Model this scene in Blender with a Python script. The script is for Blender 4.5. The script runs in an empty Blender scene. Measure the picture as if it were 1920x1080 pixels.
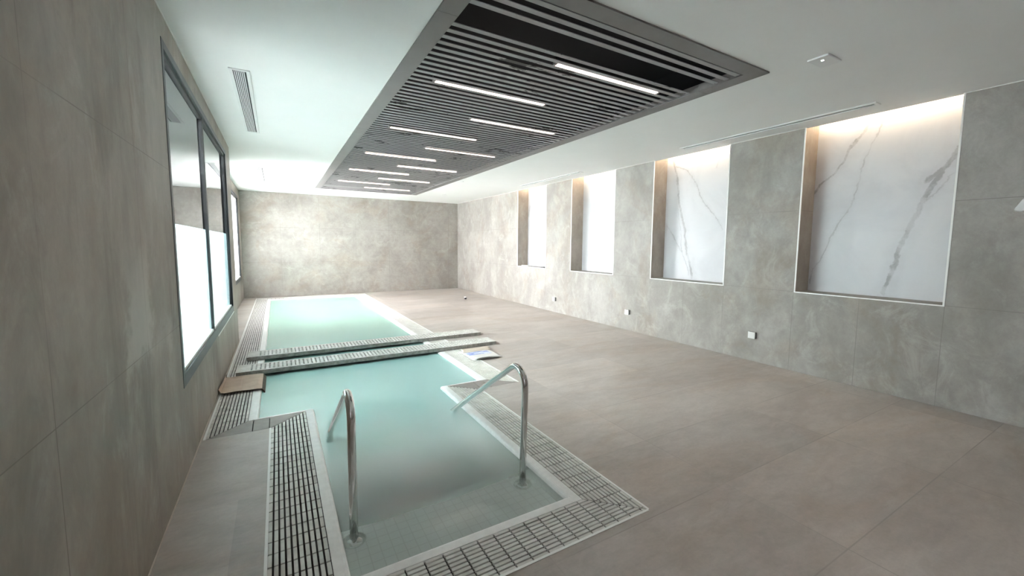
import bpy, bmesh, math, random
from mathutils import Vector, Matrix

random.seed(7)
SC = bpy.context.scene
COL = SC.collection

# ------------------------------------------------------------------ camera
cam_d = bpy.data.cameras.new('camera')
cam = bpy.data.objects.new('camera', cam_d)
COL.objects.link(cam)
yaw, pitch, roll = 0.53810, 0.090778, 0.0090710
fw = Vector((math.sin(yaw)*math.cos(pitch), math.cos(yaw)*math.cos(pitch), -math.sin(pitch)))
r0 = Vector((math.cos(yaw), -math.sin(yaw), 0))
u0 = r0.cross(fw)
rr = r0*math.cos(roll) + u0*math.sin(roll)
uu = -r0*math.sin(roll) + u0*math.cos(roll)
cam.matrix_world = Matrix(((rr.x, uu.x, -fw.x, 0), (rr.y, uu.y, -fw.y, 0), (rr.z, uu.z, -fw.z, 1.5501), (0, 0, 0, 1)))
cam_d.sensor_width = 36
cam_d.lens = 772.01/1920*36
cam_d.shift_x = -(981.16-960)/1920
cam_d.shift_y = (530.68-540)/1920
cam_d.clip_start = 0.02
cam_d.clip_end = 300
SC.camera = cam

# ------------------------------------------------------------------ view, sky, light
SC.view_settings.view_transform = 'Standard'
SC.view_settings.look = 'None'
SC.view_settings.gamma = 1
SC.view_settings.use_curve_mapping = False
SC.view_settings.exposure = 1.80
SC.cycles.max_bounces = 12
SC.cycles.diffuse_bounces = 7
SC.cycles.transparent_max_bounces = 12

SKY = 30.0
world = bpy.data.worlds.new('overcast_sky')
SC.world = world
world.use_nodes = True
wn = world.node_tree
bg = wn.nodes['Background']
bg.inputs['Color'].default_value = (1.0, 0.98, 0.99, 1)
bg.inputs['Strength'].default_value = SKY

LED_WARM = (1.0, 0.76, 0.53)
LED_STRENGTH = 8.5
LAMP_COL = (1.0, 0.79, 0.68)
LAMP_STRENGTH = 2.2

# ------------------------------------------------------------------ dimensions
H = 3.0
XL, XL2, XR, YB, YJ, Y0 = -0.575, -0.853, 5.549, 13.90, 7.81, -2.2
WT = 0.30                                   # outer wall thickness
W1 = (3.474, 7.20, 0.570, 2.830)            # window 1: y0 y1 z0 z1
W2 = (9.00, 13.32, 0.570, 2.780)
W_ADDED = (-1.95, 0.80, 0.570, 2.830)            # unseen window added beside the viewpoint to brighten the near end
PORTALS = [(XL, W_ADDED), (XL, W1), (XL2, W2)]
for x, (a, b, c, d) in PORTALS:
    L = bpy.data.lights.new('window_portal', 'AREA')
    L.shape = 'RECTANGLE'; L.size = d-c; L.size_y = b-a
    L.cycles.is_portal = True
    o = bpy.data.objects.new('window_portal', L)
    COL.objects.link(o)
    o.location = (x-0.20, (a+b)/2, (c+d)/2)
    o.rotation_euler = (0, math.radians(-90), 0)

# ------------------------------------------------------------------ node helpers
def new_mat(name):
    m = bpy.data.materials.new(name); m.use_nodes = True
    return m, m.node_tree, m.node_tree.nodes['Principled BSDF']

def nd(nt, typ, ins=None, **props):
    n = nt.nodes.new(typ)
    for k, v in props.items(): setattr(n, k, v)
    for k, v in (ins or {}).items():
        if hasattr(v, 'is_output') and v.is_output: nt.links.new(v, n.inputs[k])
        else: n.inputs[k].default_value = v
    return n

def mth(nt, op, a, b=None, c=None, clamp=False):
    ins = {0: a}
    if b is not None: ins[1] = b
    if c is not None: ins[2] = c
    return nd(nt, 'ShaderNodeMath', ins, operation=op, use_clamp=clamp).outputs[0]

def mixc(nt, f, a, b, mode='MIX'):
    n = nt.nodes.new('ShaderNodeMix'); n.data_type = 'RGBA'; n.blend_type = mode
    for i, v in ((0, f), (6, a), (7, b)):
        if hasattr(v, 'is_output'): nt.links.new(v, n.inputs[i])
        else: n.inputs[i].default_value = (tuple(v)+(1,)) if isinstance(v, tuple) and len(v) == 3 else v
    return n.outputs[2]

def rng(nt, v, a, b, c=0.0, d=1.0, smooth=True):
    n = nd(nt, 'ShaderNodeMapRange', {0: v, 1: a, 2: b, 3: c, 4: d})
    n.interpolation_type = 'SMOOTHSTEP' if smooth else 'LINEAR'
    return n.outputs[0]

def noise(nt, vec, scale, detail=4, rough=0.55, dist=0.0):
    n = nd(nt, 'ShaderNodeTexNoise', {'Vector': vec, 'Scale': scale, 'Detail': detail, 'Roughness': rough, 'Distortion': dist})
    return n.outputs[0]

def coords(nt, scale=(1, 1, 1), loc=(0, 0, 0)):
    tc = nt.nodes.new('ShaderNodeTexCoord')
    if scale == (1, 1, 1) and loc == (0, 0, 0): return tc.outputs['Object']
    return nd(nt, 'ShaderNodeMapping', {'Vector': tc.outputs['Object'], 'Scale': scale, 'Location': loc}).outputs[0]

def sep(nt, v):
    return nd(nt, 'ShaderNodeSeparateXYZ', {0: v}).outputs

def joint(nt, v, off, period, width):
    """1 on a thin joint line repeated every period, else 0"""
    t = mth(nt, 'DIVIDE', mth(nt, 'SUBTRACT', v, off), period)
    t = mth(nt, 'ABSOLUTE', mth(nt, 'SUBTRACT', mth(nt, 'FRACT', mth(nt, 'ADD', t, 100.5)), 0.5))
    t = mth(nt, 'MULTIPLY', t, period)
    return rng(nt, t, width*0.4, width, 1.0, 0.0)

def plain(name, col, rough=0.5, metal=0.0, spec=0.5):
    m, nt, b = new_mat(name)
    b.inputs['Base Color'].default_value = tuple(col)+(1,)
    b.inputs['Roughness'].default_value = rough
    b.inputs['Metallic'].default_value = metal
    b.inputs['Specular IOR Level'].default_value = spec
    return m

def mottled(name, col, amount=0.12, scale=8, rough=0.6, spec=0.4, metal=0.0):
    m, nt, b = new_mat(name)
    v = coords(nt)
    n = noise(nt, v, scale, 5, 0.6)
    c = mixc(nt, rng(nt, n, 0.3, 0.7), tuple(x*(1-amount) for x in col), tuple(min(1, x*(1+amount)) for x in col))
    nt.links.new(c, b.inputs['Base Color'])
    b.inputs['Roughness'].default_value = rough
    b.inputs['Metallic'].default_value = metal
    b.inputs['Specular IOR Level'].default_value = spec
    return m

def concrete(name, dark, light, joints, stretch=(1, 1, 1), rough=0.5, streak=0.0, tile=None, xmin=None, patch=None, bump=0.10, spec=0.35, jdark=0.72):
    """mottled concrete-look stone tile; joints = [(axis, offset, period, width)]"""
    m, nt, b = new_mat(name)
    v = coords(nt); vs = coords(nt, stretch)
    s = sep(nt, v)
    big = noise(nt, vs, 0.9, 5, 0.6, 0.6)
    mid = noise(nt, vs, 3.2, 6, 0.65, 0.3)
    fine = noise(nt, v, 38, 4, 0.7)
    f = mth(nt, 'ADD', mth(nt, 'MULTIPLY', big, 0.6), mth(nt, 'MULTIPLY', mid, 0.4))
    c = mixc(nt, rng(nt, f, 0.37, 0.63), dark, light)
    c = mixc(nt, mth(nt, 'MULTIPLY', rng(nt, fine, 0.35, 0.75), 0.16), c, (0.25, 0.24, 0.22))
    md2 = noise(nt, vs, 9.0, 8, 0.75, 0.5)
    c = mixc(nt, 1.0, c, mixc(nt, rng(nt, md2, 0.32, 0.68), (0.93, 0.925, 0.92), (1.06, 1.06, 1.06)), 'MULTIPLY')
    wv = noise(nt, vs, 1.3, 5, 0.6, 1.0)
    c = mixc(nt, mth(nt, 'MULTIPLY', rng(nt, wv, 0.48, 0.66), 0.55), c, mixc(nt, 1.0, c, (0.93, 0.845, 0.76), 'MULTIPLY'))
    # pale cloudy smears of grout film
    sm = noise(nt, vs, 2.6, 8, 0.72, 0.9)
    c = mixc(nt, mth(nt, 'MULTIPLY', rng(nt, sm, 0.52, 0.70), 0.32), c, (0.56, 0.545, 0.52))
    if streak:
        st = noise(nt, coords(nt, (1.7, 1.7, 0.38)), 1.5, 7, 0.68, 0.9)
        c = mixc(nt, mth(nt, 'MULTIPLY', rng(nt, st, 0.50, 0.68), streak), c, (0.17, 0.15, 0.125))
    if tile:
        ax, ox, px, ay, oy, py = tile
        cx = mth(nt, 'FLOOR', mth(nt, 'DIVIDE', mth(nt, 'SUBTRACT', s[ax], ox), px))
        cy = mth(nt, 'FLOOR', mth(nt, 'DIVIDE', mth(nt, 'SUBTRACT', s[ay], oy), py))
        w = nd(nt, 'ShaderNodeTexWhiteNoise', {'Vector': nd(nt, 'ShaderNodeCombineXYZ', {0: cx, 1: cy}).outputs[0]}, noise_dimensions='2D').outputs[0]
        c = mixc(nt, 1.0, c, mixc(nt, w, (0.90, 0.90, 0.90), (1.06, 1.05, 1.04)), 'MULTIPLY')
    if patch:
        pn = noise(nt, v, 6, 4, 0.6)
        for ya, yb, za, zb, pc, amt in patch:
            wob = mth(nt, 'MULTIPLY', mth(nt, 'SUBTRACT', pn, 0.5), 0.35)
            my = mth(nt, 'MULTIPLY', rng(nt, mth(nt, 'ADD', s[1], wob), ya-0.06, ya+0.06), rng(nt, mth(nt, 'ADD', s[1], wob), yb-0.06, yb+0.06, 1, 0))
            mz = mth(nt, 'MULTIPLY', rng(nt, mth(nt, 'ADD', s[2], wob), za-0.06, za+0.06), rng(nt, mth(nt, 'ADD', s[2], wob), zb-0.25, zb+0.25, 1, 0))
            c = mixc(nt, mth(nt, 'MULTIPLY', mth(nt, 'MULTIPLY', my, mz), amt), c, pc)
    jm = None
    brk = rng(nt, noise(nt, v, 1.1, 3, 0.5), 0.36, 0.6, 0.25, 1.0)
    for ax, off, per, wd in joints:
        j = joint(nt, s[ax], off, per, wd)
        jm = j if jm is None else mth(nt, 'MAXIMUM', jm, j)
    if jm is not None:
        jm = mth(nt, 'MULTIPLY', jm, brk)
        if xmin is not None: jm = mth(nt, 'MULTIPLY', jm, mth(nt, 'GREATER_THAN', s[0], xmin))
        c = mixc(nt, mth(nt, 'MULTIPLY', jm, 0.75), c, tuple(x*jdark for x in dark))
    nt.links.new(c, b.inputs['Base Color'])
    nt.links.new(rng(nt, mid, 0.3, 0.7, rough-0.07, rough+0.1), b.inputs['Roughness'])
    b.inputs['Specular IOR Level'].default_value = spec
    bm_ = nd(nt, 'ShaderNodeBump', {'Strength': bump, 'Distance': 0.004, 'Height': mth(nt, 'SUBTRACT', mid, mth(nt, 'MULTIPLY', jm, 1.0) if jm is not None else 0.0)})
    nt.links.new(bm_.outputs[0], b.inputs['Normal'])
    return m

def emit(name, col, strength):
    m = bpy.data.materials.new(name); m.use_nodes = True
    nt = m.node_tree; nt.nodes.clear()
    e = nd(nt, 'ShaderNodeEmission', {'Color': tuple(col)+(1,), 'Strength': strength})
    o = nt.nodes.new('ShaderNodeOutputMaterial'); nt.links.new(e.outputs[0], o.inputs[0])
    return m

# ------------------------------------------------------------------ materials
M = {}
M['wall_left'] = concrete('wall_left_stone', (0.262, 0.226, 0.194), (0.385, 0.345, 0.305),
    [(1, 1.69, 1.02, 0.004), (2, 0.0, 1.005, 0.003)], (1, 1, 0.6), 0.5, 0.42, spec=0.3,
    patch=[(2.42, 2.80, 0.98, 1.45, (0.60, 0.59, 0.55), 0.45), (2.95, 3.5, 1.75, 2.9, (0.52, 0.51, 0.47), 0.25), (2.15, 2.36, 0.75, 1.5, (0.20, 0.165, 0.135), 0.30), (2.85, 3.1, 0.5, 1.5, (0.20, 0.17, 0.14), 0.28)])
M['wall_right'] = concrete('wall_right_stone', (0.285, 0.268, 0.246), (0.40, 0.383, 0.358),
    [(1, 1.308, 2.3125, 0.004), (1, 1.308+1.37, 2.3125, 0.004), (1, 1.308+0.685, 2.3125, 0.004), (2, 0.0, 1.005, 0.004)], (1, 1, 0.8), 0.5, 0.0)
M['wall_far'] = concrete('wall_far_stone', (0.29, 0.27, 0.248), (0.39, 0.37, 0.345),
    [(0, 0.1, 1.02, 0.004), (2, 0.0, 1.005, 0.004)], (1, 1, 1), 0.5, 0.0)
M['floor'] = concrete('floor_stone', (0.41, 0.367, 0.338), (0.53, 0.485, 0.455),
    [(0, 2.48, 1.37, 0.005), (1, 0.849, 0.6855, 0.005)], (0.55, 1.3, 1), 0.40, 0.0, tile=(0, 2.48, 1.37, 1, 0.849, 0.6855), spec=0.5, bump=0.03, xmin=0.5)
M['wall_recess'] = concrete('wall_recess_stone', (0.262, 0.226, 0.194), (0.385, 0.345, 0.305),
    [(1, 1.69, 1.02, 0.004), (2, 0.0, 1.005, 0.003)], (1, 1, 0.6), 0.5, 0.3, spec=0.3)
M['niche_stone'] = concrete('niche_reveal_stone', (0.30, 0.265, 0.23), (0.42, 0.38, 0.34), [(2, 0.0, 1.005, 0.004)], (1, 1, 0.6), 0.5)
M['paint'] = mottled('ceiling_paint', (0.87, 0.88, 0.87), 0.012, 1.5, 0.75, 0.2)
M['white_trim'] = plain('white_trim', (0.84, 0.84, 0.82), 0.4)
M['bright_trim'] = plain('bright_white_trim', (0.95, 0.95, 0.94), 0.3)
M['grout'] = plain('pale_grout', (0.56, 0.49, 0.42), 0.8)
M['black'] = plain('plenum_black', (0.012, 0.012, 0.014), 0.8, 0, 0.2)
M['gutter'] = mottled('gutter_dark', (0.035, 0.030, 0.026), 0.3, 14, 0.8)
M['alu_dark'] = plain('dark_aluminium', (0.05, 0.06, 0.065), 0.4, 0.0)
M['alu_edge'] = plain('dark_gasket', (0.018, 0.02, 0.022), 0.5)
M['frame_grey'] = mottled('grey_frame_metal', (0.21, 0.197, 0.195), 0.05, 4, 0.5, 0.4)
M['chrome'] = plain('polished_steel', (0.78, 0.78, 0.77), 0.09, 1.0)
M['white_plastic'] = plain('white_plastic', (0.83, 0.83, 0.82), 0.35)
M['grey_plastic'] = plain('grey_plastic', (0.20, 0.20, 0.20), 0.5)
M['vent_white'] = plain('vent_white', (0.80, 0.81, 0.81), 0.35)
M['vent_grey'] = plain('vent_shadow_grey', (0.33, 0.34, 0.34), 0.6)
M['vent_black'] = plain('vent_black', (0.03, 0.035, 0.04), 0.7)
M['coping'] = mottled('white_coping_stone', (0.86, 0.855, 0.84), 0.04, 20, 0.5)
M['court_white'] = plain('courtyard_white', (0.85, 0.87, 0.87), 0.8)
M['court_grey'] = plain('courtyard_grey', (0.42, 0.42, 0.41), 0.85)
M['blocker_dark'] = plain('light_blocker_dark', (0.10, 0.105, 0.105), 0.9)
M['led'] = emit('warm_led', LED_WARM, LED_STRENGTH)
M['lamp'] = emit('lamp_tube', LAMP_COL, LAMP_STRENGTH)
M['green_led'] = emit('small_indicator', (0.85, 1.0, 0.85), 3.0)

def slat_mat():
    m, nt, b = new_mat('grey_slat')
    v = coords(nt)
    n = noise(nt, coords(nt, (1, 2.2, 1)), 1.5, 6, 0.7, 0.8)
    c = mixc(nt, rng(nt, n, 0.585, 0.62), (0.31, 0.295, 0.30), (0.03, 0.03, 0.03))  # near-black noise patches paint shadow and cables onto the slats
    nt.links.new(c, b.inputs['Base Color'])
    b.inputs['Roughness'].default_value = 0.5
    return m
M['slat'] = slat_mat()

def block_mat():
    m, nt, b = new_mat('grating_block')
    n = noise(nt, coords(nt), 9, 4, 0.6)
    c = mixc(nt, rng(nt, n, 0.3, 0.7), (0.60, 0.58, 0.545), (0.72, 0.70, 0.665))
    nt.links.new(c, b.inputs['Base Color']); b.inputs['Roughness'].default_value = 0.5
    return m
M['block'] = block_mat()
M['grey_tile'] = mottled('grey_edge_tile', (0.30, 0.275, 0.255), 0.08, 10, 0.5)

def basin_mat():
    m, nt, b = new_mat('basin_mosaic')
    s = sep(nt, coords(nt))
    j = None
    for a in range(3):
        q = joint(nt, s[a], 0.0, 0.06, 0.004)
        j = q if j is None else mth(nt, 'MAXIMUM', j, q)
    c = mixc(nt, mth(nt, 'MULTIPLY', j, 0.35), (0.88, 0.90, 0.87), (0.58, 0.57, 0.55))
    nt.links.new(c, b.inputs['Base Color']); b.inputs['Roughness'].default_value = 0.5
    return m
M['basin'] = basin_mat()

def water_mat():
    m = bpy.data.materials.new('pool_water'); m.use_nodes = True
    nt = m.node_tree; nt.nodes.clear()
    out = nt.nodes.new('ShaderNodeOutputMaterial')
    v = coords(nt)
    n = noise(nt, v, 1.6, 3, 0.5, 0.4)
    bump = nd(nt, 'ShaderNodeBump', {'Strength': 0.012, 'Distance': 0.05, 'Height': n})
    fr = nd(nt, 'ShaderNodeFresnel', {'IOR': 1.33, 'Normal': bump.outputs[0]})
    s = sep(nt, v)
    # milky water: the deeper it stands over the steps the less of the bottom shows
    deep = rng(nt, s[1], 2.20, 3.25, 0.27, 0.95)
    cl = noise(nt, coords(nt, (1, 0.4, 1)), 0.7, 4, 0.6, 0.5)
    col = mixc(nt, rng(nt, s[1], 2.4, 4.2), (0.80, 0.87, 0.85), (0.39, 0.595, 0.575))
    col = mixc(nt, rng(nt, s[1], 5.0, 10.0), col, (0.37, 0.61, 0.52))
    col = mixc(nt, mth(nt, 'MULTIPLY', rng(nt, cl, 0.4, 0.65), 0.35), col, (0.42, 0.66, 0.54))
    spk = noise(nt, v, 55, 2, 0.5)
    col = mixc(nt, mth(nt, 'MULTIPLY', rng(nt, spk, 0.76, 0.8), 0.4), col, (0.7, 0.75, 0.72))
    tr = nd(nt, 'ShaderNodeBsdfTransparent', {'Color': (0.94, 0.985, 0.98, 1)})
    df = nd(nt, 'ShaderNodeBsdfDiffuse', {'Color': col})
    body = nd(nt, 'ShaderNodeMixShader', {0: deep, 1: tr.outputs[0], 2: df.outputs[0]})
    gl = nd(nt, 'ShaderNodeBsdfGlossy', {'Color': (1, 1, 1, 1), 'Roughness': 0.11, 'Normal': bump.outputs[0]})
    mx = nd(nt, 'ShaderNodeMixShader', {0: fr.outputs[0], 1: body.outputs[0], 2: gl.outputs[0]})
    nt.links.new(mx.outputs[0], out.inputs['Surface'])
    return m
M['water'] = water_mat()

def glass_mat():
    m = bpy.data.materials.new('window_glass'); m.use_nodes = True
    nt = m.node_tree; nt.nodes.clear()
    out = nt.nodes.new('ShaderNodeOutputMaterial')
    fr = nd(nt, 'ShaderNodeFresnel', {'IOR': 1.5})
    tr = nd(nt, 'ShaderNodeBsdfTransparent', {'Color': (0.62, 0.65, 0.65, 1)})
    gl = nd(nt, 'ShaderNodeBsdfGlossy', {'Color': (1, 1, 1, 1), 'Roughness': 0.0})
    mx = nd(nt, 'ShaderNodeMixShader', {0: fr.outputs[0], 1: tr.outputs[0], 2: gl.outputs[0]})
    nt.links.new(mx.outputs[0], out.inputs['Surface'])
    return m
M['glass'] = glass_mat()

def film_mat(name, col, haze):
    m = bpy.data.materials.new(name); m.use_nodes = True
    nt = m.node_tree; nt.nodes.clear()
    out = nt.nodes.new('ShaderNodeOutputMaterial')
    fr = nd(nt, 'ShaderNodeFresnel', {'IOR': 1.45})
    tl = nd(nt, 'ShaderNodeBsdfTranslucent', {'Color': col+(1,)})
    tr = nd(nt, 'ShaderNodeBsdfTransparent', {'Color': col+(1,)})
    bd = nd(nt, 'ShaderNodeMixShader', {0: haze, 1: tr.outputs[0], 2: tl.outputs[0]})
    gl = nd(nt, 'ShaderNodeBsdfGlossy', {'Color': (1, 1, 1, 1), 'Roughness': 0.08})
    mx = nd(nt, 'ShaderNodeMixShader', {0: fr.outputs[0], 1: bd.outputs[0], 2: gl.outputs[0]})
    nt.links.new(mx.outputs[0], out.inputs['Surface'])
    return m
M['film'] = film_mat('frosted_glass', (0.50, 0.60, 0.61), 0.5)
M['hazy'] = film_mat('hazy_glass', (0.75, 0.76, 0.76), 0.34)
M['tinted'] = film_mat('tinted_glass', (0.27, 0.272, 0.276), 0.34)

def plank_mat():
    m, nt, b = new_mat('dusty_plank_metal')
    v = coords(nt)
    n = noise(nt, v, 14, 6, 0.7); n2 = noise(nt, v, 3, 4, 0.6)
    c = mixc(nt, rng(nt, n, 0.35, 0.7), (0.50, 0.48, 0.45), (0.66, 0.64, 0.61))
    c = mixc(nt, mth(nt, 'MULTIPLY', rng(nt, n2, 0.5, 0.7), 0.4), c, (0.62, 0.60, 0.57))
    nt.links.new(c, b.inputs['Base Color']); b.inputs['Roughness'].default_value = 0.65
    bp = nd(nt, 'ShaderNodeBump', {'Strength': 0.3, 'Distance': 0.004, 'Height': n})
    nt.links.new(bp.outputs[0], b.inputs['Normal'])
    return m
M['plank'] = plank_mat()
M['plank_side'] = mottled('plank_side_metal', (0.27, 0.252, 0.23), 0.3, 18, 0.7)
M['card'] = mottled('brown_cardboard', (0.52, 0.40, 0.32), 0.08, 9, 0.8, 0.2)
M['card_wet'] = mottled('wet_cardboard', (0.11, 0.085, 0.06), 0.3, 30, 0.7)

def marble(name, veins):
    """white marble; veins = [(points (y,z), half width, strength)]"""
    m, nt, b = new_mat(name)
    v = coords(nt)
    w1 = nd(nt, 'ShaderNodeTexNoise', {'Vector': v, 'Scale': 3.0, 'Detail': 6, 'Roughness': 0.65})
    w2 = nd(nt, 'ShaderNodeTexNoise', {'Vector': v, 'Scale': 17.0, 'Detail': 4, 'Roughness': 0.7})
    def warp(vec, n, amt):
        o = nd(nt, 'ShaderNodeVectorMath', {0: n.outputs['Color'], 1: (0.5, 0.5, 0.5)}, operation='SUBTRACT').outputs[0]
        o = nd(nt, 'ShaderNodeVectorMath', {0: o, 'Scale': amt}, operation='SCALE').outputs[0]
        return nd(nt, 'ShaderNodeVectorMath', {0: vec, 1: o}, operation='ADD').outputs[0]
    vv = warp(warp(v, w1, 0.13), w2, 0.045)
    s = sep(nt, vv); so = sep(nt, v)
    total = None
    patch = rng(nt, noise(nt, v, 5.5, 5, 0.65), 0.36, 0.6, 0.35, 1.0)
    for pts, hw, strength in veins:
        pts = sorted(pts, key=lambda q: -q[1])
        dmin = None
        for (y0, z0), (y1, z1) in zip(pts[:-1], pts[1:]):
            dx, dz = y1-y0, z1-z0
            L2 = dx*dx+dz*dz
            py = mth(nt, 'SUBTRACT', s[1], y0); pz = mth(nt, 'SUBTRACT', s[2], z0)
            t = mth(nt, 'ADD', mth(nt, 'MULTIPLY', py, dx/L2), mth(nt, 'MULTIPLY', pz, dz/L2), clamp=True)
            ey = mth(nt, 'SUBTRACT', py, mth(nt, 'MULTIPLY', t, dx)); ez = mth(nt, 'SUBTRACT', pz, mth(nt, 'MULTIPLY', t, dz))
            d = mth(nt, 'SQRT', mth(nt, 'ADD', mth(nt, 'MULTIPLY', ey, ey), mth(nt, 'MULTIPLY', ez, ez)))
            dmin = d if dmin is None else mth(nt, 'MINIMUM', dmin, d)
        core = mth(nt, 'MULTIPLY', rng(nt, dmin, hw*0.35, hw, 1, 0), strength)
        halo = mth(nt, 'MULTIPLY', rng(nt, dmin, hw, hw*4.5, 1, 0), strength*0.18)
        a = mth(nt, 'MAXIMUM', core, halo)
        total = a if total is None else mth(nt, 'MAXIMUM', total, a)
    total = mth(nt, 'MULTIPLY', total, patch)
    cloud = noise(nt, v, 1.4, 5, 0.6, 0.8)
    base = mixc(nt, rng(nt, cloud, 0.4, 0.75), (0.66, 0.665, 0.69), (0.58, 0.585, 0.615))
    c = mixc(nt, total, base, (0.23, 0.22, 0.235))
    nt.links.new(c, b.inputs['Base Color'])
    b.inputs['Roughness'].default_value = 0.35
    b.inputs['Specular IOR Level'].default_value = 0.35
    return m

# ------------------------------------------------------------------ mesh helpers
def add_box(bm, x0, x1, y0, y1, z0, z1):
    vs = [bm.verts.new(q) for q in ((x0, y0, z0), (x1, y0, z0), (x1, y1, z0), (x0, y1, z0), (x0, y0, z1), (x1, y0, z1), (x1, y1, z1), (x0, y1, z1))]
    for f in ((0, 3, 2, 1), (4, 5, 6, 7), (0, 1, 5, 4), (1, 2, 6, 5), (2, 3, 7, 6), (3, 0, 4, 7)):
        bm.faces.new([vs[i] for i in f])

def add_prism(bm, poly, z0, z1, bottom=True):
    a = sum(poly[i][0]*poly[(i+1) % len(poly)][1]-poly[(i+1) % len(poly)][0]*poly[i][1] for i in range(len(poly)))
    if a < 0: poly = poly[::-1]
    lo = [bm.verts.new((x, y, z0)) for x, y in poly]; hi = [bm.verts.new((x, y, z1)) for x, y in poly]
    n = len(poly)
    bm.faces.new(hi)
    if bottom: bm.faces.new(lo[::-1])
    for i in range(n): bm.faces.new((lo[i], lo[(i+1) % n], hi[(i+1) % n], hi[i]))

def add_cyl(bm, c, r, z0, z1, seg=24, r1=None):
    r1 = r if r1 is None else r1
    lo = [bm.verts.new((c[0]+r*math.cos(2*math.pi*i/seg), c[1]+r*math.sin(2*math.pi*i/seg), z0)) for i in range(seg)]
    hi = [bm.verts.new((c[0]+r1*math.cos(2*math.pi*i/seg), c[1]+r1*math.sin(2*math.pi*i/seg), z1)) for i in range(seg)]
    bm.faces.new(hi); bm.faces.new(lo[::-1])
    for i in range(seg): bm.faces.new((lo[i], lo[(i+1) % seg], hi[(i+1) % seg], hi[i]))

def add_tube(bm, pts, r, seg=20):
    pts = [Vector(q) for q in pts]; rings = []
    side = Vector((1, 0, 0))
    for i, q in enumerate(pts):
        t = (pts[min(i+1, len(pts)-1)]-pts[max(i-1, 0)]).normalized()
        n1 = (side - t*side.dot(t)).normalized(); n2 = t.cross(n1)
        rings.append([bm.verts.new(q+n1*r*math.cos(2*math.pi*k/seg)+n2*r*math.sin(2*math.pi*k/seg)) for k in range(seg)])
    for a, b in zip(rings[:-1], rings[1:]):
        for k in range(seg): bm.faces.new((a[k], a[(k+1) % seg], b[(k+1) % seg], b[k]))
    bm.faces.new(rings[0][::-1]); bm.faces.new(rings[-1])

def obj(name, bm, mat, parent=None, smooth=False, bevel=0.0):
    bmesh.ops.recalc_face_normals(bm, faces=bm.faces[:])
    me = bpy.data.meshes.new(name); bm.to_mesh(me); bm.free()
    if smooth:
        for f in me.polygons: f.use_smooth = True
    for k in (mat if isinstance(mat, (list, tuple)) else [mat]): me.materials.append(k)
    o = bpy.data.objects.new(name, me); COL.objects.link(o)
    if parent is not None: o.parent = parent
    if bevel:
        md = o.modifiers.new('bevel', 'BEVEL'); md.width = bevel; md.segments = 2; md.limit_method = 'ANGLE'
    return o

def boxes(name, bs, mat, parent=None, bevel=0.0):
    bm = bmesh.new()
    for q in bs: add_box(bm, *q)
    return obj(name, bm, mat, parent, bevel=bevel)

def tag(o, label=None, cat=None, group=None, kind=None):
    if label: o['label'] = label
    if cat: o['category'] = cat
    if group: o['group'] = group
    if kind: o['kind'] = kind
    return o

def thing(name, label, cat, loc=(0, 0, 0), group=None, kind=None):
    o = bpy.data.objects.new(name, None); COL.objects.link(o); o.location = loc
    o.empty_display_size = 0.05
    return tag(o, label, cat, group, kind)

def copy_tree(src, loc, label):
    c = src.copy(); COL.objects.link(c); c.location = loc; c['label'] = label
    for ch in src.children:
        d = ch.copy(); COL.objects.link(d); d.parent = c
        for g in ch.children:
            e = g.copy(); COL.objects.link(e); e.parent = d
    return c

# ------------------------------------------------------------------ setting: walls
def holed(xa, xb, ya, yb, z0, z1, win):
    a, b, c, d = win
    return [(xa, xb, ya, a, z0, z1), (xa, xb, b, yb, z0, z1), (xa, xb, a, b, z0, c), (xa, xb, a, b, d, z1)]

ZT = 3.4
tag(boxes('wall_left', holed(XL-WT, XL, Y0-0.2, 2.1, -0.1, ZT, W_ADDED)+holed(XL-WT, XL, 2.1, YJ, -0.1, ZT, W1), M['wall_left']),
    'grimy grey stone-tiled wall on the left holding the large dark-framed window', 'wall', kind='structure')
tag(boxes('wall_recess', holed(XL2-WT, XL2, YJ, YB+0.2, -0.1, ZT, W2), M['wall_recess']),
    'recessed far stretch of the left wall with the second window', 'wall', kind='structure')
tag(boxes('wall_far', [(XL2, XR+0.5, YB, YB+0.2, -0.1, ZT)], M['wall_far']),
    'grey stone-tiled end wall behind the far end of the pool', 'wall', kind='structure')
tag(boxes('wall_behind', [(XL, XR+0.5, Y0-0.2, Y0, -0.1, ZT)], M['wall_far']),
    'plain grey wall behind the viewpoint', 'wall', kind='structure')
NICHES = [(1.308, 2.671), (3.620, 5.000), (5.917, 7.280), (8.247, 9.622)]
SILL, NX = 1.008, 5.872
wr = [(XR, XR+0.5, Y0, YB, -0.1, SILL-0.012)]
yy = [Y0]
for a, b in NICHES: yy += [a, b]
yy.append(YB)
for i in range(0, len(yy), 2): wr.append((XR, XR+0.5, yy[i], yy[i+1], SILL-0.012, ZT))
for a, b in NICHES:
    wr.append((NX+0.02, XR+0.5, a, b, SILL-0.012, ZT))
    wr.append((XR, NX+0.02, a, b, 3.17, ZT))
tag(boxes('wall_right', wr, M['wall_right']), 'long grey stone-tiled right wall with four tall marble niches', 'wall', kind='structure')

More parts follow.
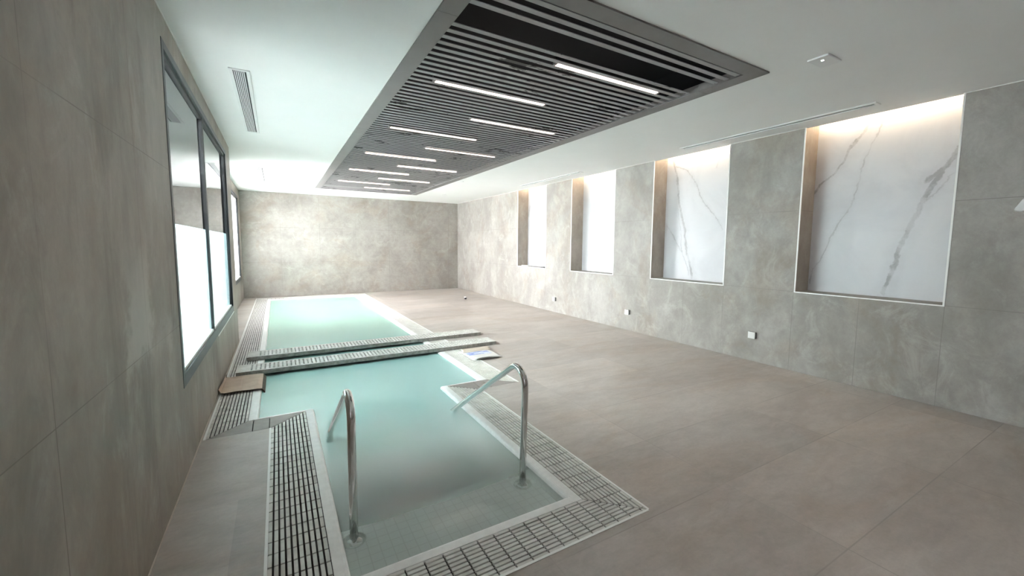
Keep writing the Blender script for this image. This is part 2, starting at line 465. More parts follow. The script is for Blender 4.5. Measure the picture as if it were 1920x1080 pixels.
# floor with the pool cut out
O = [(-.104, 1.597), (1.828, 1.597), (1.828, 3.955), (2.305, 3.955), (2.305, 13.62), (-.55, 13.62), (-.55, 3.955), (-.104, 3.955)]
MID = [(.171, 1.872), (1.553, 1.872), (1.553, 4.215), (2.03, 4.215), (2.03, 13.345), (-.275, 13.345), (-.275, 4.215), (.171, 4.215)]
WAT = [(.240, 1.942), (1.483, 1.942), (1.483, 4.245), (1.955, 4.245), (1.955, 13.27), (-.200, 13.27), (-.200, 4.245), (.240, 4.245)]
fl = [(XL, XR, Y0, 1.597), (XL, -.104, 1.597, 3.955), (1.828, XR, 1.597, 3.955), (XL, -.55, 3.955, YJ), (XL2, -.55, YJ, 13.62),
      (2.305, XR, 3.955, 13.62), (XL2, XR, 13.62, YB)]
tag(boxes('floor', [(a, b, c, d, -0.1, 0.0) for a, b, c, d in fl], M['floor']), 'taupe stone-tiled pool surround floor', 'floor', kind='structure')

# pool basin with entry steps
bm = bmesh.new()
PB = -1.25
n = 8
outw = [(.13, 1.9), (1.59, 1.9), (1.59, 4.19), (2.06, 4.19), (2.06, 13.4), (-.3, 13.4), (-.3, 4.19), (.13, 4.19)]
for i in range(n):
    j = (i+1) % n
    add_prism(bm, [WAT[i], WAT[j], outw[j], outw[i]], PB-0.1, -0.06)
add_prism(bm, [(.13, 1.9), (1.59, 1.9), (1.59, 4.24), (.13, 4.24)], PB-0.1, PB)
add_prism(bm, [(-.3, 4.24), (2.06, 4.24), (2.06, 13.4), (-.3, 13.4)], PB-0.1, PB)
tread = [(-0.09, 1.942, 2.42), (-0.26, 2.42, 2.74), (-0.50, 2.74, 3.06), (-0.70, 3.06, 3.38), (-0.90, 3.38, 3.70), (-1.08, 3.70, 4.02)]
for z, a, b in tread: add_box(bm, .24, 1.483, a, b, PB, z)
tag(obj('pool_basin', bm, M['basin']), 'pale mosaic pool basin with submerged entry steps at the near end', 'pool', kind='structure')

# white coping around the water: bull-nosed kerb
bm = bmesh.new()
prof = [(0, 0.0), (0.70, 0.0), (0.86, -0.003), (0.95, -0.010), (1.0, -0.022), (1.0, -0.06), (0, -0.06)]
rings = []
for i in range(n):
    rings.append([bm.verts.new((MID[i][0]+(WAT[i][0]-MID[i][0])*t, MID[i][1]+(WAT[i][1]-MID[i][1])*t, z)) for t, z in prof])
for i in range(n):
    a, b = rings[i], rings[(i+1) % n]
    for k in range(len(prof)):
        k2 = (k+1) % len(prof)
        bm.faces.new((a[k], b[k], b[k2], a[k2]))
tag(obj('pool_coping', bm, M['coping']), 'white bull-nosed stone kerb running round the water', 'coping', kind='structure')

# water body
bm = bmesh.new()
def grow(poly, e):
    sg = [(-1, -1), (1, -1), (1, -1), (1, -1), (1, 1), (-1, 1), (-1, -1), (-1, -1)]
    return [(x+sx*e, y+sy*e) for (x, y), (sx, sy) in zip(poly, sg)]
bm.faces.new([bm.verts.new((x, y, -0.03)) for x, y in grow(WAT, 0.004)])
tag(obj('pool_water', bm, M['water']), 'still milky turquoise water filling the pool', 'water', kind='stuff')

# ------------------------------------------------------------------ overflow gratings
def clip(poly, quad):
    out = poly
    for i in range(len(quad)):
        (ax, ay), (bx, by) = quad[i], quad[(i+1) % len(quad)]
        inp, out = out, []
        if not inp: return []
        side = lambda q: (bx-ax)*(q[1]-ay)-(by-ay)*(q[0]-ax)
        for k in range(len(inp)):
            c, d = inp[k], inp[(k+1) % len(inp)]
            sc, sd = side(c), side(d)
            if sc >= 0: out.append(c)
            if (sc >= 0) != (sd >= 0):
                t = sc/(sc-sd); out.append((c[0]+(d[0]-c[0])*t, c[1]+(d[1]-c[1])*t))
    return out

def shrink(quad, e):
    """move each edge of a CCW quad inward by e"""
    res = []
    m_ = len(quad)
    for i in range(m_):
        p0, p1, p2 = Vector(quad[i-1]), Vector(quad[i]), Vector(quad[(i+1) % m_])
        d1 = (p1-p0).normalized(); d2 = (p2-p1).normalized()
        n1 = Vector((-d1.y, d1.x)); n2 = Vector((-d2.y, d2.x))
        den = d1.x*d2.y-d1.y*d2.x
        a = p1+n1*e; bq = p1+n2*e
        t = ((bq-a).x*d2.y-(bq-a).y*d2.x)/den
        res.append(tuple(a+d1*t))
    return res

def grating(i, label, start, pitch=0.0945, slot=0.0095, cross=0.0085, cols=10):
    j = (i+1) % 8
    quad = [O[i], O[j], MID[j], MID[i]]
    t = thing('overflow_grating', label, 'pool grating', (O[i][0], O[i][1], 0), 'overflow gratings round the pool')
    ox, oy = O[i]
    q = shrink(quad, 0.003)
    xs = [v[0] for v in quad]; ys = [v[1] for v in quad]
    alongx = abs(O[i][0]-O[j][0]) > abs(O[i][1]-O[j][1])
    bm = bmesh.new()
    lo, hi = (min(ys), max(ys)) if alongx else (min(xs), max(xs))
    la, lb = (min(xs), max(xs)) if alongx else (min(ys), max(ys))
    cw = (hi-lo)/cols
    k0 = math.floor((la-start)/pitch)
    pos = start+k0*pitch
    while pos < lb:
        for c in range(cols):
            u0_, u1_ = lo+c*cw+slot/2, lo+(c+1)*cw-slot/2
            v0_, v1_ = pos+cross/2, pos+pitch-cross/2
            rect = [(v0_, u0_), (v1_, u0_), (v1_, u1_), (v0_, u1_)] if alongx else [(u0_, v0_), (u1_, v0_), (u1_, v1_), (u0_, v1_)]
            pl = clip(rect, q)
            if len(pl) >= 3:
                a = abs(sum(pl[m][0]*pl[(m+1) % len(pl)][1]-pl[(m+1) % len(pl)][0]*pl[m][1] for m in range(len(pl))))/2
                if a > 2e-5: add_prism(bm, [(x-ox, y-oy) for x, y in pl], -0.03, 0.0, bottom=False)
        pos += pitch
    obj('slot_blocks', bm, M['block'], t)
    bm = bmesh.new(); add_prism(bm, [(x-ox, y-oy) for x, y in quad], -0.055, -0.012)
    obj('drain_channel', bm, M['gutter'], t)
    # pale edging strip against the floor
    e = shrink(quad, 0.0)
    d = (Vector(O[j])-Vector(O[i])).normalized(); nn = Vector((d.y, -d.x))
    p0, p1 = Vector(O[i]), Vector(O[j])
    pl = [p0-nn*0.004, p1-nn*0.004, p1+nn*0.010, p0+nn*0.010]
    bm = bmesh.new(); add_prism(bm, [(v.x-ox, v.y-oy) for v in pl], -0.01, 0.0025)
    obj('edge_strip', bm, M['white_trim'], t)
    return t

grating(0, 'dull slotted overflow grating across the near end of the pool', 1.60)
grating(1, 'slotted overflow grating beside the right handrail, right of the entry steps', 1.912)
grating(3, 'slotted overflow grating along the right side of the wide far pool', 4.0)
grating(4, 'slotted overflow grating along the far end of the pool by the end wall', 0.0)
grating(5, 'slotted overflow grating along the left side of the wide far pool under the windows', 4.0)
grating(7, 'slotted overflow grating left of the entry steps beside the left handrail', 2.293, pitch=0.0965)

def corner_tiles(i, label, cuts):
    j = (i+1) % 8
    quad = [O[i], O[j], MID[j], MID[i]]
    t = thing('edge_tiles', label, 'edge tiles', (O[i][0], O[i][1], 0), 'grey tile strips at the pool corners')
    ox, oy = O[i]
    xs = sorted([-2]+cuts+[4])
    for a, b in zip(xs[:-1], xs[1:]):
        pl = clip([(a+.004, 3), (b-.004, 3), (b-.004, 5), (a+.004, 5)], shrink(quad, 0.003))
        if len(pl) >= 3:
            bm = bmesh.new(); add_prism(bm, [(x-ox, y-oy) for x, y in pl], -0.03, 0.0); obj('tile', bm, M['grey_tile'], t)
    bm = bmesh.new(); add_prism(bm, [(x-ox, y-oy) for x, y in quad], -0.05, -0.012); obj('grout_bed', bm, M['gutter'], t)

corner_tiles(6, 'grey mitred tile strip turning the left pool corner below the cardboard', [-0.235, -0.115])
corner_tiles(2, 'grey mitred tile strip turning the right pool corner behind the right handrail', [1.85, 1.97])

# ------------------------------------------------------------------ ceiling
CX0, CX1, CY0, CY1 = 0.905, 3.556, 2.012, 12.11
ce = [(XL-0.1, CX0, Y0, YJ), (XL2-0.05, CX0, YJ, YB), (CX1, XR, Y0, YB), (CX0, CX1, Y0, CY0), (CX0, CX1, CY1, YB)]
tag(boxes('ceiling', [(a, b, c, d, H, H+0.1) for a, b, c, d in ce], M['paint']), 'white painted ceiling around the slatted panel', 'ceiling', kind='structure')
tag(boxes('roof', [(XL2-WT, XR+0.5, Y0-0.2, YB+0.2, ZT, ZT+0.15)], M['court_grey']), 'flat roof over the pool hall', 'roof', kind='structure')
# thin bright shadow-gap line where walls meet ceiling
tr = [(XR-0.006, XR+0.001, a, b, H-0.006, H) for a, b in zip(yy[0::2], yy[1::2])]
tag(boxes('trim_1', tr, M['white_trim']), 'thin white line along the top of the right wall', 'trim', kind='structure')
tag(boxes('trim_2', [(XL, XL+0.006, Y0, YJ, H-0.006, H)], M['white_trim']), 'thin white line along the top of the left wall', 'trim', kind='structure')
tag(boxes('baseboard_left', [(XL, XL+0.006, Y0, YJ, 0, 0.006)], M['grout']), 'pale grout line at the foot of the left wall', 'trim', kind='structure')

sl = thing('slatted_ceiling_panel', 'long grey slatted ceiling panel with dark gaps above the pool', 'ceiling panel', (CX0, CY0, H))
def loc(bs): return [(a-CX0, b-CX0, c-CY0, d-CY0, e-H, f-H) for a, b, c, d, e, f in bs]
FWD = 0.135
seams = [CY0, 2.577, 5.60, 8.62, CY1]
zf0, zf1 = H-0.012, H+0.05
for a, b in zip(seams[:-1], seams[1:]):
    boxes('frame_rail', loc([(CX0, CX0+FWD, a+.0015, b-.0015, zf0, zf1)]), M['frame_grey'], sl)
    boxes('frame_rail', loc([(CX1-FWD-.01, CX1, a+.0015, b-.0015, zf0, zf1)]), M['frame_grey'], sl)
boxes('frame_rail', loc([(CX0+FWD, CX1-FWD-.01, CY0, CY0+0.137, zf0, zf1)]), M['frame_grey'], sl)
boxes('frame_rail', loc([(CX0+FWD, CX1-FWD-.01, CY1-0.02, CY1, zf0, zf1)]), M['frame_grey'], sl)
xi0, xi1 = CX0+FWD, CX1-FWD-0.01
PITCH = 0.0942
ys = [2.17, 2.27, 2.37]+[2.665+PITCH*k for k in range(200) if 2.665+PITCH*k+0.05 < CY1-0.02]
groups = [[q for q in ys if a <= q < b] for a, b in zip([0, 2.6, 5.62, 8.64], [2.6, 5.62, 8.64, 20])]
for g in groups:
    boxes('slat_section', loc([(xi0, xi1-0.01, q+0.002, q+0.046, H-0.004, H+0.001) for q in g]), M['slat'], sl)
boxes('plenum', loc([(CX0, CX1, CY0, CY1, H+0.32, H+0.34), (CX0-.02, CX0, CY0, CY1, H+.1, H+.34), (CX1, CX1+.02, CY0, CY1, H+.1, H+.34),
                     (CX0, CX1, CY0-.02, CY0, H+.1, H+.34), (CX0, CX1, CY1, CY1+.02, H+.1, H+.34)]), M['black'], sl)

# linear lamps, two staggered rows
ords = ['nearest', 'second', 'third', 'fourth', 'fifth', 'sixth']
lamp0 = thing('linear_ceiling_lamp', '', 'ceiling lamp', (0, 0, H), 'linear lamps in the slatted ceiling')
def lamp_parts(t):
    boxes('lamp_housing', [(-0.60, 0.60, -0.0215, 0.0215, 0.014, 0.05)], M['alu_edge'], t)
    boxes('diffuser', [(-0.578, 0.578, -0.021, 0.021, -0.006, 0.014)], M['lamp'], t, bevel=0.003)
    boxes('end_cap', [(-0.60, -0.578, -0.0215, 0.0215, -0.004, 0.014)], M['frame_grey'], t)
    boxes('end_cap', [(0.578, 0.60, -0.0215, 0.0215, -0.004, 0.014)], M['frame_grey'], t)
lamp_parts(lamp0)
nl = nr = 0
for k in range(11):
    y = 2.833+PITCH*9*k
    if k % 2 == 0:
        lab = 'linear ceiling lamp, %s of six in the right-hand row' % ('nearest' if nr == 0 else ords[nr]+' from the camera' if nr < 5 else 'last and farthest'); nr += 1; x = 2.56
    else:
        lab = 'linear ceiling lamp, %s of five in the left-hand row' % ('nearest' if nl == 0 else ords[nl]+' from the camera' if nl < 4 else 'last and farthest'); nl += 1; x = 1.845
    if k == 0:
        lamp0.location = (x, y, H); lamp0['label'] = lab
    else: copy_tree(lamp0, (x, y, H), lab)

# air grilles left, slot diffusers right
def air_grille(x0, x1, y0, y1, label):
    w, l = x1-x0, y1-y0
    t = thing('air_grille', label, 'ceiling vent', (x0, y0, H), 'air grilles over the left side')
    fr = 0.028
    boxes('frame', [(0, fr, 0, l, -.008, .004), (w-fr, w, 0, l, -.008, .004), (fr, w-fr, 0, fr, -.008, .004), (fr, w-fr, l-fr, l, -.008, .004)], M['vent_white'], t, bevel=0.002)
    boxes('duct_opening', [(fr, w-fr, fr, l-fr, -0.0015, 0.003)], M['vent_black'], t)
    nb = 7; p_ = (w-2*fr)/nb
    boxes('louvre', [(fr+p_*k+p_*0.52, fr+p_*(k+1), fr, l-fr, -.006, -.0015) for k in range(nb-1)], M['vent_white'], t)
air_grille(-0.293, -0.140, 4.31, 6.59, 'long white air grille with dark slots in the ceiling beside the large window')
air_grille(-0.297, -0.157, 9.49, 11.65, 'smaller-looking white air grille in the bright ceiling near the far wall')

def slot_diffuser(x0, x1, y0, y1, label):
    w, l = x1-x0, y1-y0
    t = thing('slot_diffuser', label, 'ceiling vent', (x0, y0, H), 'slot diffusers over the niches')
    fr = 0.030
    boxes('frame', [(0, fr, 0, l, -.010, .004), (w-fr, w, 0, l, -.010, .004), (fr, w-fr, 0, fr, -.010, .004), (fr, w-fr, l-fr, l, -.010, .004)], M['vent_white'], t, bevel=0.002)
    boxes('slot', [(fr, w-fr, fr, l-fr, -0.001, 0.003)], M['vent_grey'], t)
slot_diffuser(5.145, 5.268, 1.845, 4.172, 'long white slot diffuser in the ceiling before the two nearest niches')
slot_diffuser(5.112, 5.235, 6.50, 8.81, 'white slot diffuser in the ceiling before the two farthest niches')

t = thing('emergency_light', 'small square white emergency light on the ceiling near the slatted panel corner', 'emergency light', (3.585, 1.60, H))
boxes('casing', [(0, 0.213, 0, 0.145, -0.014, 0)], M['vent_white'], t, bevel=0.004)
boxes('lens', [(0.06, 0.076, 0.06, 0.076, -0.016, -0.014)], M['green_led'], t)
for (x, y), lab in (((3.684, 9.0), 'small round ceiling cover beside the right edge of the slatted panel'), ((4.23, 11.6), 'small round ceiling cover near the far right corner of the room')):
    bm = bmesh.new(); add_cyl(bm, (0, 0), 0.06, -0.008, 0.0, 24, 0.065)
    o = obj('ceiling_cover', bm, M['vent_white']); o.location = (x, y, H); tag(o, lab, 'ceiling cover', 'round ceiling covers')

# ------------------------------------------------------------------ windows
def window(name, x, win, mull, label, film, pane_mat):
    a, b, c, d = win
    t = thing(name, label, 'window', (x, a, c), kind='structure')
    def L(bs): return [(p-x, q-x, r-a, s_-a, u-c, v-c) for p, q, r, s_, u, v in bs]
    f = 0.055
    xi, xo = x+0.004, x-0.085
    boxes('frame', L([(xo, xi, a, a+f, c, d), (xo, xi, b-f, b, c, d), (xo, xi, a+f, b-f, c, c+0.085), (xo, xi, a+f, b-f, d-f, d)]), M['alu_dark'], t, bevel=0.003)
    g = 0.03
    boxes('gasket', L([(xo+.02, xi-.016, a+f, a+f+g, c+.085, d-f), (xo+.02, xi-.016, b-f-g, b-f, c+.085, d-f),
                       (xo+.02, xi-.016, a+f+g, b-f-g, d-f-g, d-f)]), M['alu_edge'], t)
    boxes('bottom_track', L([(xo+.02, xi-.016, a+f+g, b-f-g, c+.085, c+.085+0.02)]), M['white_trim'], t)
    for m_ in mull:
        boxes('mullion', L([(xo+.01, xi-.014, m_-0.035, m_+0.035, c+.085, d-f)]), M['alu_edge'], t)
    ed = [a+f+g]+list(mull)+[b-f-g]
    for p, q in zip(ed[:-1], ed[1:]):
        zf = max(film, c+.10)
        if film > 0: boxes('frosted_pane', L([(x-.032, x-.030, p, q, c+.10, zf)]), M['film'], t)
        boxes('clear_pane', L([(x-.032, x-.030, p, q, zf, d-f-g)]), pane_mat, t)
    boxes('outer_reveal', L([(x-WT-.01, xo, a, a+.012, c+.03, d), (x-WT-.01, xo, b-.012, b, c+.03, d)]), M['court_white'], t)
    boxes('outer_sill', L([(x-WT-.04, xo, a, b, c-.02, c+0.03)]), M['court_white'], t)
    return t
w1 = window('window_1', XL, W1, [5.21], 'large dark-framed two-pane window in the left wall', 1.68, M['glass'])
boxes('sealant_strip', [(0.0, 0.006, 1.9, W1[1]-W1[0], -0.014, 0.0)], M['white_trim'], w1)
window('added_fill_window', XL, W_ADDED, [-0.57], 'unseen dark-framed window added beside the viewpoint to light the near end', 0.0, M['tinted'])
window('window_2', XL2, W2, [11.16], 'second dark-framed window in the recessed wall, seen edge-on beyond the first', 0.0, M['hazy'])

# ------------------------------------------------------------------ courtyard outside
tag(boxes('courtyard_ground', [(-40, XL2-WT, -30, 60, -0.3, -0.15)], M['court_white']), 'pale paving outside the windows', 'ground', kind='structure')
tag(boxes('daylight_limiting_wall', [(-3.2, -3.0, -8, 8.4, -0.15, 2.7)], M['court_white']), 'pale wall added outside to limit daylight at the large window', 'wall', kind='structure')  # added wall, hides part of the sky from the large window

tag(boxes('light_blocking_wall', [(-9, -1.25, 8.45, 8.65, -0.15, 7.0)], M['blocker_dark']), 'dark wall added outside between the two windows to block light', 'wall', kind='structure')  # added dark wall, keeps second-window light off the end wall

# ------------------------------------------------------------------ niches
VEINS = [
    [([(2.16, 3.02), (2.21, 2.89), (2.34, 2.72), (2.37, 2.61), (2.46, 2.47), (2.63, 2.33), (2.68, 2.23)], 0.022, 0.62),
     ([(2.03, 2.96), (2.13, 2.74), (2.19, 2.44), (2.24, 2.17), (2.36, 1.91), (2.48, 1.55), (2.61, 1.27), (2.65, 1.11)], 0.013, 0.42),
     ([(1.40, 2.57), (1.47, 2.43), (1.55, 2.32), (1.61, 2.27)], 0.030, 0.62),
     ([(1.51, 2.34), (1.64, 2.03), (1.72, 1.77), (1.81, 1.50), (1.83, 1.28), (1.87, 1.03)], 0.032, 0.66),
     ([(1.42, 2.33), (1.52, 2.17), (1.64, 2.03)], 0.010, 0.35)],
    [([(4.88, 3.05), (4.78, 2.72), (4.71, 2.26), (4.59, 1.88), (4.53, 1.5), (4.4, 1.03)], 0.030, 0.55),
     ([(4.73, 2.19), (4.61, 1.46), (4.46, 1.05)], 0.012, 0.45),
     ([(4.96, 1.92), (4.79, 1.71), (4.61, 1.46)], 0.012, 0.5),
     ([(4.81, 2.91), (4.56, 2.80), (4.43, 2.62), (4.30, 2.36), (4.14, 2.15), (3.88, 1.82)], 0.012, 0.5),
     ([(3.99, 2.89), (4.03, 2.77)], 0.010, 0.35)],
    [([(6.92, 2.6), (6.91, 2.12), (6.86, 1.91)], 0.014, 0.5),
     ([(6.96, 2.97), (7.01, 2.59), (6.99, 2.01), (6.95, 1.42)], 0.008, 0.3),
     ([(6.26, 1.79), (6.39, 1.45), (6.51, 1.2), (6.54, 1.04)], 0.020, 0.4)],
    [([(9.41, 2.78), (9.60, 2.36)], 0.016, 0.6),
     ([(8.73, 2.23), (8.97, 1.89), (9.2, 1.55), (9.38, 1.06)], 0.017, 0.55),
     ([(8.98, 1.38), (9.05, 1.07)], 0.014, 0.4)]]
NLAB = ['nearest tall wall niche, widest in view, white marble with a thick diagonal grey vein',
        'second nearest wall niche, marble back with a steep grey vein crossing a thin one',
        'third wall niche from the camera, very pale marble with faint short veins',
        'farthest wall niche, looking narrowest, with scraps lying on its sill']
for (a, b), vs, lab in zip(NICHES, VEINS, NLAB):
    k = NICHES.index((a, b))
    t = thing('wall_niche', lab, 'wall niche', (XR, 0, SILL), 'marble niches in the right wall')
    def L(bs): return [(p-XR, q-XR, r, s_, u-SILL, v-SILL) for p, q, r, s_, u, v in bs]
    mm = marble('white_marble_%d' % k, [([(y, z-SILL) for y, z in pts], hw, st) for pts, hw, st in vs])
    boxes('marble_panel', L([(NX, NX+0.02, a, b, SILL, 3.17)]), mm, t)
    boxes('reveal', L([(XR+.002, NX, a, a+0.006, SILL, 3.17)]), M['niche_stone'], t)
    boxes('reveal', L([(XR+.002, NX, b-0.006, b, SILL, 3.17)]), M['niche_stone'], t)
    boxes('sill', L([(XR+.002, NX, a+.006, b-.006, SILL-0.012, SILL)]), M['wall_right'], t)
    e = 0.015
    boxes('edge_trim', L([(XR-.004, XR+.006, a, a+e, SILL-0.012, H), (XR-.004, XR+.006, b-e, b, SILL-0.012, H), (XR-.004, XR+.006, a+e, b-e, SILL-0.012, SILL)]), M['bright_trim'], t)
    boxes('ceiling_lip', L([(XR, XR+0.045, a, b, H, H+0.012)]), M['paint'], t)
    boxes('light_strip', L([(NX-0.085, NX-0.060, a+.03, b-.03, H+0.095, H+0.115)]), M['led'], t)
    boxes('cove_top', L([(XR+.002, NX, a+.006, b-.006, 3.16, 3.17)]), M['paint'], t)

# scraps on the farthest sill
z = SILL
o = boxes('tile_offcut', [(0, 0.10, 0, 0.33, 0, 0.022)], M['white_trim']); o.location = (XR+0.10, 9.24, z)
tag(o, 'thin white offcut lying on the left of the farthest niche sill', 'offcut')
o = boxes('dark_scrap', [(0, 0.06, 0, 0.12, 0, 0.028)], M['grey_plastic'], bevel=0.006); o.location = (XR+0.04, 8.42, z)
tag(o, 'dark scrap on the right of the farthest niche sill', 'scrap')
o = boxes('dark_scrap', [(0, 0.05, 0, 0.03, 0, 0.03)], M['grey_plastic'], bevel=0.004); o.location = (XR+0.03, 8.30, z)
tag(o, 'tiny dark scrap in the right corner of the farthest niche sill', 'scrap')

# ------------------------------------------------------------------ wall sockets
def socket(y, zc, label):
    t = thing('wall_socket', label, 'socket', (XR, y, zc), 'white sockets low on the right wall')
    boxes('back_box', [(-0.036, 0, -0.047, 0.047, -0.042, 0.042)], M['grey_plastic'], t)
    boxes('cover_plate', [(-0.046, -0.034, -0.046, 0.050, -0.045, 0.045)], M['white_plastic'], t, bevel=0.003)
    return t
socket(7.84, 0.310, 'small white wall socket between the two farthest niches, tiniest of three')
socket(5.49, 0.341, 'small white wall socket below the pier between second and third niches')
socket(3.147, 0.362, 'white wall socket below the pier left of the nearest niche')

bm = bmesh.new()
pl = [(0.936, 1.905), (0.930, 1.887), (0.89, 1.878), (0.84, 1.886), (0.80, 1.93), (0.83, 1.985), (0.875, 2.000), (0.893, 1.99), (0.918, 1.94)]
lo = [bm.verts.new((0, y, z)) for y, z in pl]; hi = [bm.verts.new((-0.012, 0.9+(y-0.9)*0.85, 1.93+(z-1.93)*0.85)) for y, z in pl]
bm.faces.new(lo); bm.faces.new(hi)
for i in range(len(pl)): bm.faces.new((lo[i], lo[(i+1) % len(pl)], hi[(i+1) % len(pl)], hi[i]))
o = obj('plaster_dab', bm, M['vent_white']); o.location = (XR, 0, 0)
tag(o, 'white dab of plaster on the right wall at the picture edge', 'plaster')

# ------------------------------------------------------------------ handrails
def handrail(x, label):
    t = thing('pool_handrail', label, 'handrail', (x, 2.30, -0.09), 'steel handrails at the pool steps')
    r = 0.0225
    pts = [(0, 0.015, 0.0), (0, 0.010, 0.25), (0, 0.0, 0.5), (0, -0.008, 0.66)]
    # tight bend: circular arc from straight up to the down-slope direction
    dirang = math.atan2(-0.635, 1)                       # slope angle of the long leg in the y-z plane
    R_ = 0.115
    cy_, cz_ = -0.008+R_, 0.695
    a0, a1 = math.pi, math.pi/2+dirang
    for k in range(0, 19):
        a = a0+(a1-a0)*k/18
        pts.append((0, cy_+R_*math.cos(a), cz_+R_*math.sin(a)))
    ey, ez = pts[-1][1], pts[-1][2]
    L_ = 2.10
    for k in range(1, 9):
        pts.append((0, ey+math.cos(dirang)*L_*k/8, ez+math.sin(dirang)*L_*k/8))
    bm = bmesh.new(); add_tube(bm, pts, r, 28)
    obj('rail_tube', bm, M['chrome'], t, smooth=True)
    bm = bmesh.new()
    prof = [(0.024, 0.0), (0.062, 0.0), (0.064, 0.004), (0.058, 0.012), (0.040, 0.020), (0.026, 0.024)]
    rg = [[bm.verts.new((q*math.cos(2*math.pi*i/32), 0.015+q*math.sin(2*math.pi*i/32), zz)) for i in range(32)] for q, zz in prof]
    for a, b in zip(rg[:-1], rg[1:]):
        for i in range(32): bm.faces.new((a[i], a[(i+1) % 32], b[(i+1) % 32], b[i]))
    obj('base_flange', bm, M['chrome'], t, smooth=True)
handrail(0.305, 'bent chrome handrail on the left of the pool steps')
handrail(1.390, 'bent chrome handrail on the right of the pool steps')

# ------------------------------------------------------------------ perforated planks
def plank(cx, cy, rot, label, length=3.36, width=0.335, h=0.05):
    t = thing('scaffold_plank', label, 'plank', (cx, cy, 0.004), 'perforated planks bridging the pool')
    t.rotation_euler = (0, 0, rot)
    bm = bmesh.new()
    hl, hw = length/2, width/2
    # x cuts: slots every 45 mm, y cuts: four rows
    xs = [-hl]; px = 0.046
    x = -hl+0.14
    slots = []
    while x+0.013 < hl-0.12:
        slots.append((x, x+0.019)); x += px
    for a, b in slots: xs += [a, b]
    xs.append(hl)
    rows = [(-0.120, -0.078), (-0.058, -0.012), (0.012, 0.058), (0.078, 0.120)]
    ysq = [-hw]
    for a, b in rows: ysq += [a, b]
    ysq.append(hw)
    zt = h
    grid = [[bm.verts.new((x, y, zt)) for y in ysq] for x in xs]
    for i in range(len(xs)-1):
        for j in range(len(ysq)-1):
            slot = (i % 2 == 1) and (j % 2 == 1)
            a, b, c, d = grid[i][j], grid[i+1][j], grid[i+1][j+1], grid[i][j+1]
            if not slot: bm.faces.new((a, b, c, d))
            else:
                lo = [bm.verts.new((v.co.x, v.co.y, zt-0.012)) for v in (a, b, c, d)]
                up = (a, b, c, d)
                for k in range(4): bm.faces.new((up[k], up[(k+1) % 4], lo[(k+1) % 4], lo[k]))
    obj('perforated_deck', bm, M['plank'], t)
    e = 0.004
    boxes('side_rail', [(-hl, hl, -hw-0.001, -hw+e, 0, h), (-hl, hl, hw-e, hw+0.001, 0, h)], M['plank_side'], t)
    boxes('end_plate', [(-hl+.002, -hl+e, -hw+e, hw-e, 0.004, h-.001)], M['plank'], t)
    boxes('end_plate', [(hl-e, hl-.002, -hw+e, hw-e, 0.004, h-.001)], M['plank'], t)
    boxes('hollow_core', [(-hl+0.02, hl-0.02, -hw+0.01, hw-0.01, 0.006, h-0.013)], M['gutter'], t)
plank(1.214, 5.835, -0.005, 'grey perforated plank bridging the pool, nearer of the two')
plank(1.282, 6.553, 0.0, 'grey perforated plank bridging the pool, farther of the two')

# ------------------------------------------------------------------ cardboard sheet over the left edge
bm = bmesh.new()
prof = [(-0.566, 0.052), (-0.548, 0.016), (-0.52, 0.013), (-0.40, 0.014), (-0.385, 0.010), (-0.30, 0.016), (-0.235, 0.014), (-0.205, 0.006), (-0.185, -0.018), (-0.170, -0.055), (-0.150, -0.10), (-0.12, -0.14)]
NY = 14
top = []; bot = []
for j in range(NY+1):
    f = j/NY
    y = 5.055+0.585*f
    rowt, rowb = [], []
    for i, (x, z) in enumerate(prof):
        wob = 0.006*math.sin(9*f+i*0.7)+0.004*random.uniform(-1, 1)
        yy_ = y+(0.014*math.sin(i*1.9+0.5)+0.006*random.uniform(-1, 1) if j in (0, NY) else 0)
        xx = x+(0.02*f if i == 0 else 0)
        zz = max(z+wob*0.4, 0.004) if x < -0.21 else z
        nx, nz = (0, 1) if x < -0.22 else (0.8, 0.6)
        rowb.append(bm.verts.new((xx, yy_, zz))); rowt.append(bm.verts.new((xx+nx*0.013, yy_, zz+nz*0.013)))
    top.append(rowt); bot.append(rowb)
faces_edge = []
for j in range(NY):
    for i in range(len(prof)-1):
        bm.faces.new((top[j][i], top[j][i+1], top[j+1][i+1], top[j+1][i])).material_index = 1 if i >= 7 else 0
        bm.faces.new((bot[j][i], bot[j+1][i], bot[j+1][i+1], bot[j][i+1])).material_index = 1
for jj in (0, NY):
    for i in range(len(prof)-1):
        bm.faces.new((top[jj][i], bot[jj][i], bot[jj][i+1], top[jj][i+1])).material_index = 1
for j in range(NY):
    bm.faces.new((top[j][0], top[j+1][0], bot[j+1][0], bot[j][0])).material_index = 1
    bm.faces.new((top[j][-1], bot[j][-1], bot[j+1][-1], top[j+1][-1])).material_index = 1
o = obj('cardboard_sheet', bm, [M['card'], M['card_wet']], smooth=False)
tag(o, 'brown cardboard sheet lying over the left pool edge and dipping into the water', 'cardboard')

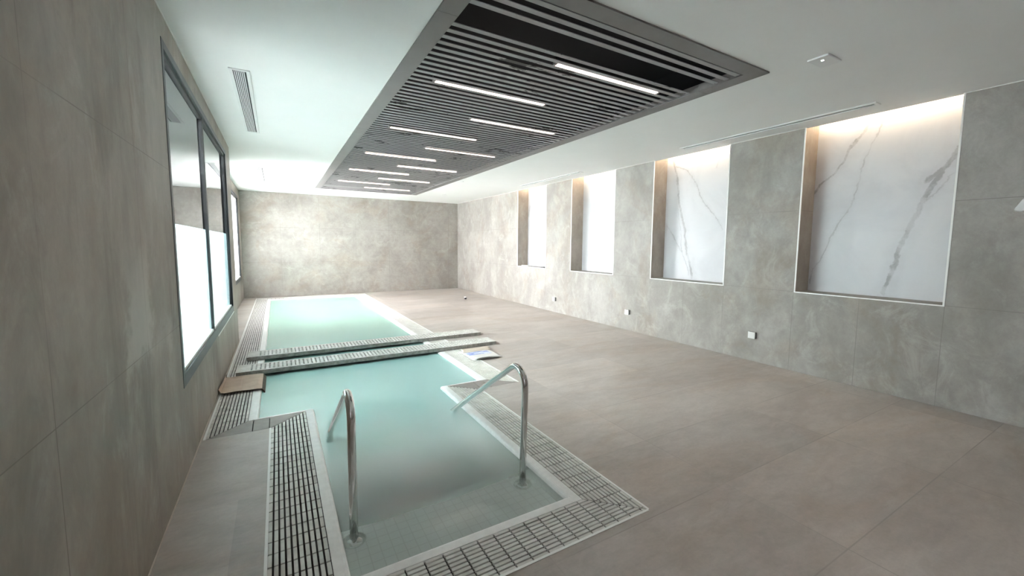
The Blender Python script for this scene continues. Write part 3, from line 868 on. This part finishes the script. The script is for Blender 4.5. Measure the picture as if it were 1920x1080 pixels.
# ------------------------------------------------------------------ brochure on the right edge
def cover_mat():
    m, nt, b = new_mat('printed_cover')
    s = sep(nt, coords(nt))
    n1 = noise(nt, coords(nt, (1, 2, 1)), 6, 3, 0.6, 1.0)
    pic = mth(nt, 'MULTIPLY', mth(nt, 'MULTIPLY', mth(nt, 'GREATER_THAN', s[1], 0.19), mth(nt, 'LESS_THAN', s[1], 0.40)),
              mth(nt, 'MULTIPLY', mth(nt, 'GREATER_THAN', s[0], 0.02), mth(nt, 'LESS_THAN', s[0], 0.36)))
    blue = mixc(nt, rng(nt, n1, 0.45, 0.56), (0.16, 0.23, 0.55), (0.62, 0.66, 0.78))
    c = mixc(nt, pic, (0.66, 0.64, 0.62), blue)
    nt.links.new(c, b.inputs['Base Color']); b.inputs['Roughness'].default_value = 0.4
    return m
br = thing('brochure', 'crumpled open brochure with blue printed cover beside the near plank', 'brochure', (2.205, 4.955, 0.003))
def sheet(name, w, l, fn, mat, nx=12, ny=14, th=0.003):
    bm = bmesh.new()
    g = [[bm.verts.new(fn(i/nx, j/ny)) for j in range(ny+1)] for i in range(nx+1)]
    for i in range(nx):
        for j in range(ny): bm.faces.new((g[i][j], g[i+1][j], g[i+1][j+1], g[i][j+1]))
    o = obj(name, bm, mat, br, smooth=True)
    md = o.modifiers.new('thickness', 'SOLIDIFY'); md.thickness = th; md.offset = 1
    return o
M['paper'] = plain('white_paper', (0.74, 0.73, 0.71), 0.6)
M['beige_flap'] = plain('beige_flap', (0.58, 0.50, 0.42), 0.6)
sheet('inner_pages', .4, .5, lambda u, v: (0.0+0.40*u, 0.03+0.50*v, 0.002+0.004*math.sin(3*v)), M['paper'], th=0.006)
sheet('front_cover', .4, .5, lambda u, v: (0.02+0.40*u, -0.01+0.44*v, 0.010+0.030*(1-v)**2*math.sin(math.pi*min(1, u*0.75+0.25))+0.012*math.sin(math.pi*v)), cover_mat(), th=0.002)
sheet('back_flap', .4, .1, lambda u, v: (0.01+0.44*u, 0.43+0.09*v, 0.012+0.030*math.sin(math.pi*v*0.6)), M['beige_flap'], th=0.002)

# ------------------------------------------------------------------ tiny cup on the far floor
t = thing('paint_cup', 'tiny white and black cup standing alone on the far floor', 'cup', (4.596, 10.93, 0))
bm = bmesh.new(); add_cyl(bm, (0, 0), 0.028, 0.0, 0.045, 20, 0.034); obj('body', bm, M['alu_edge'], t, smooth=False)
bm = bmesh.new(); add_cyl(bm, (-0.012, 0), 0.030, 0.045, 0.075, 20, 0.03); obj('lid', bm, M['white_plastic'], t)
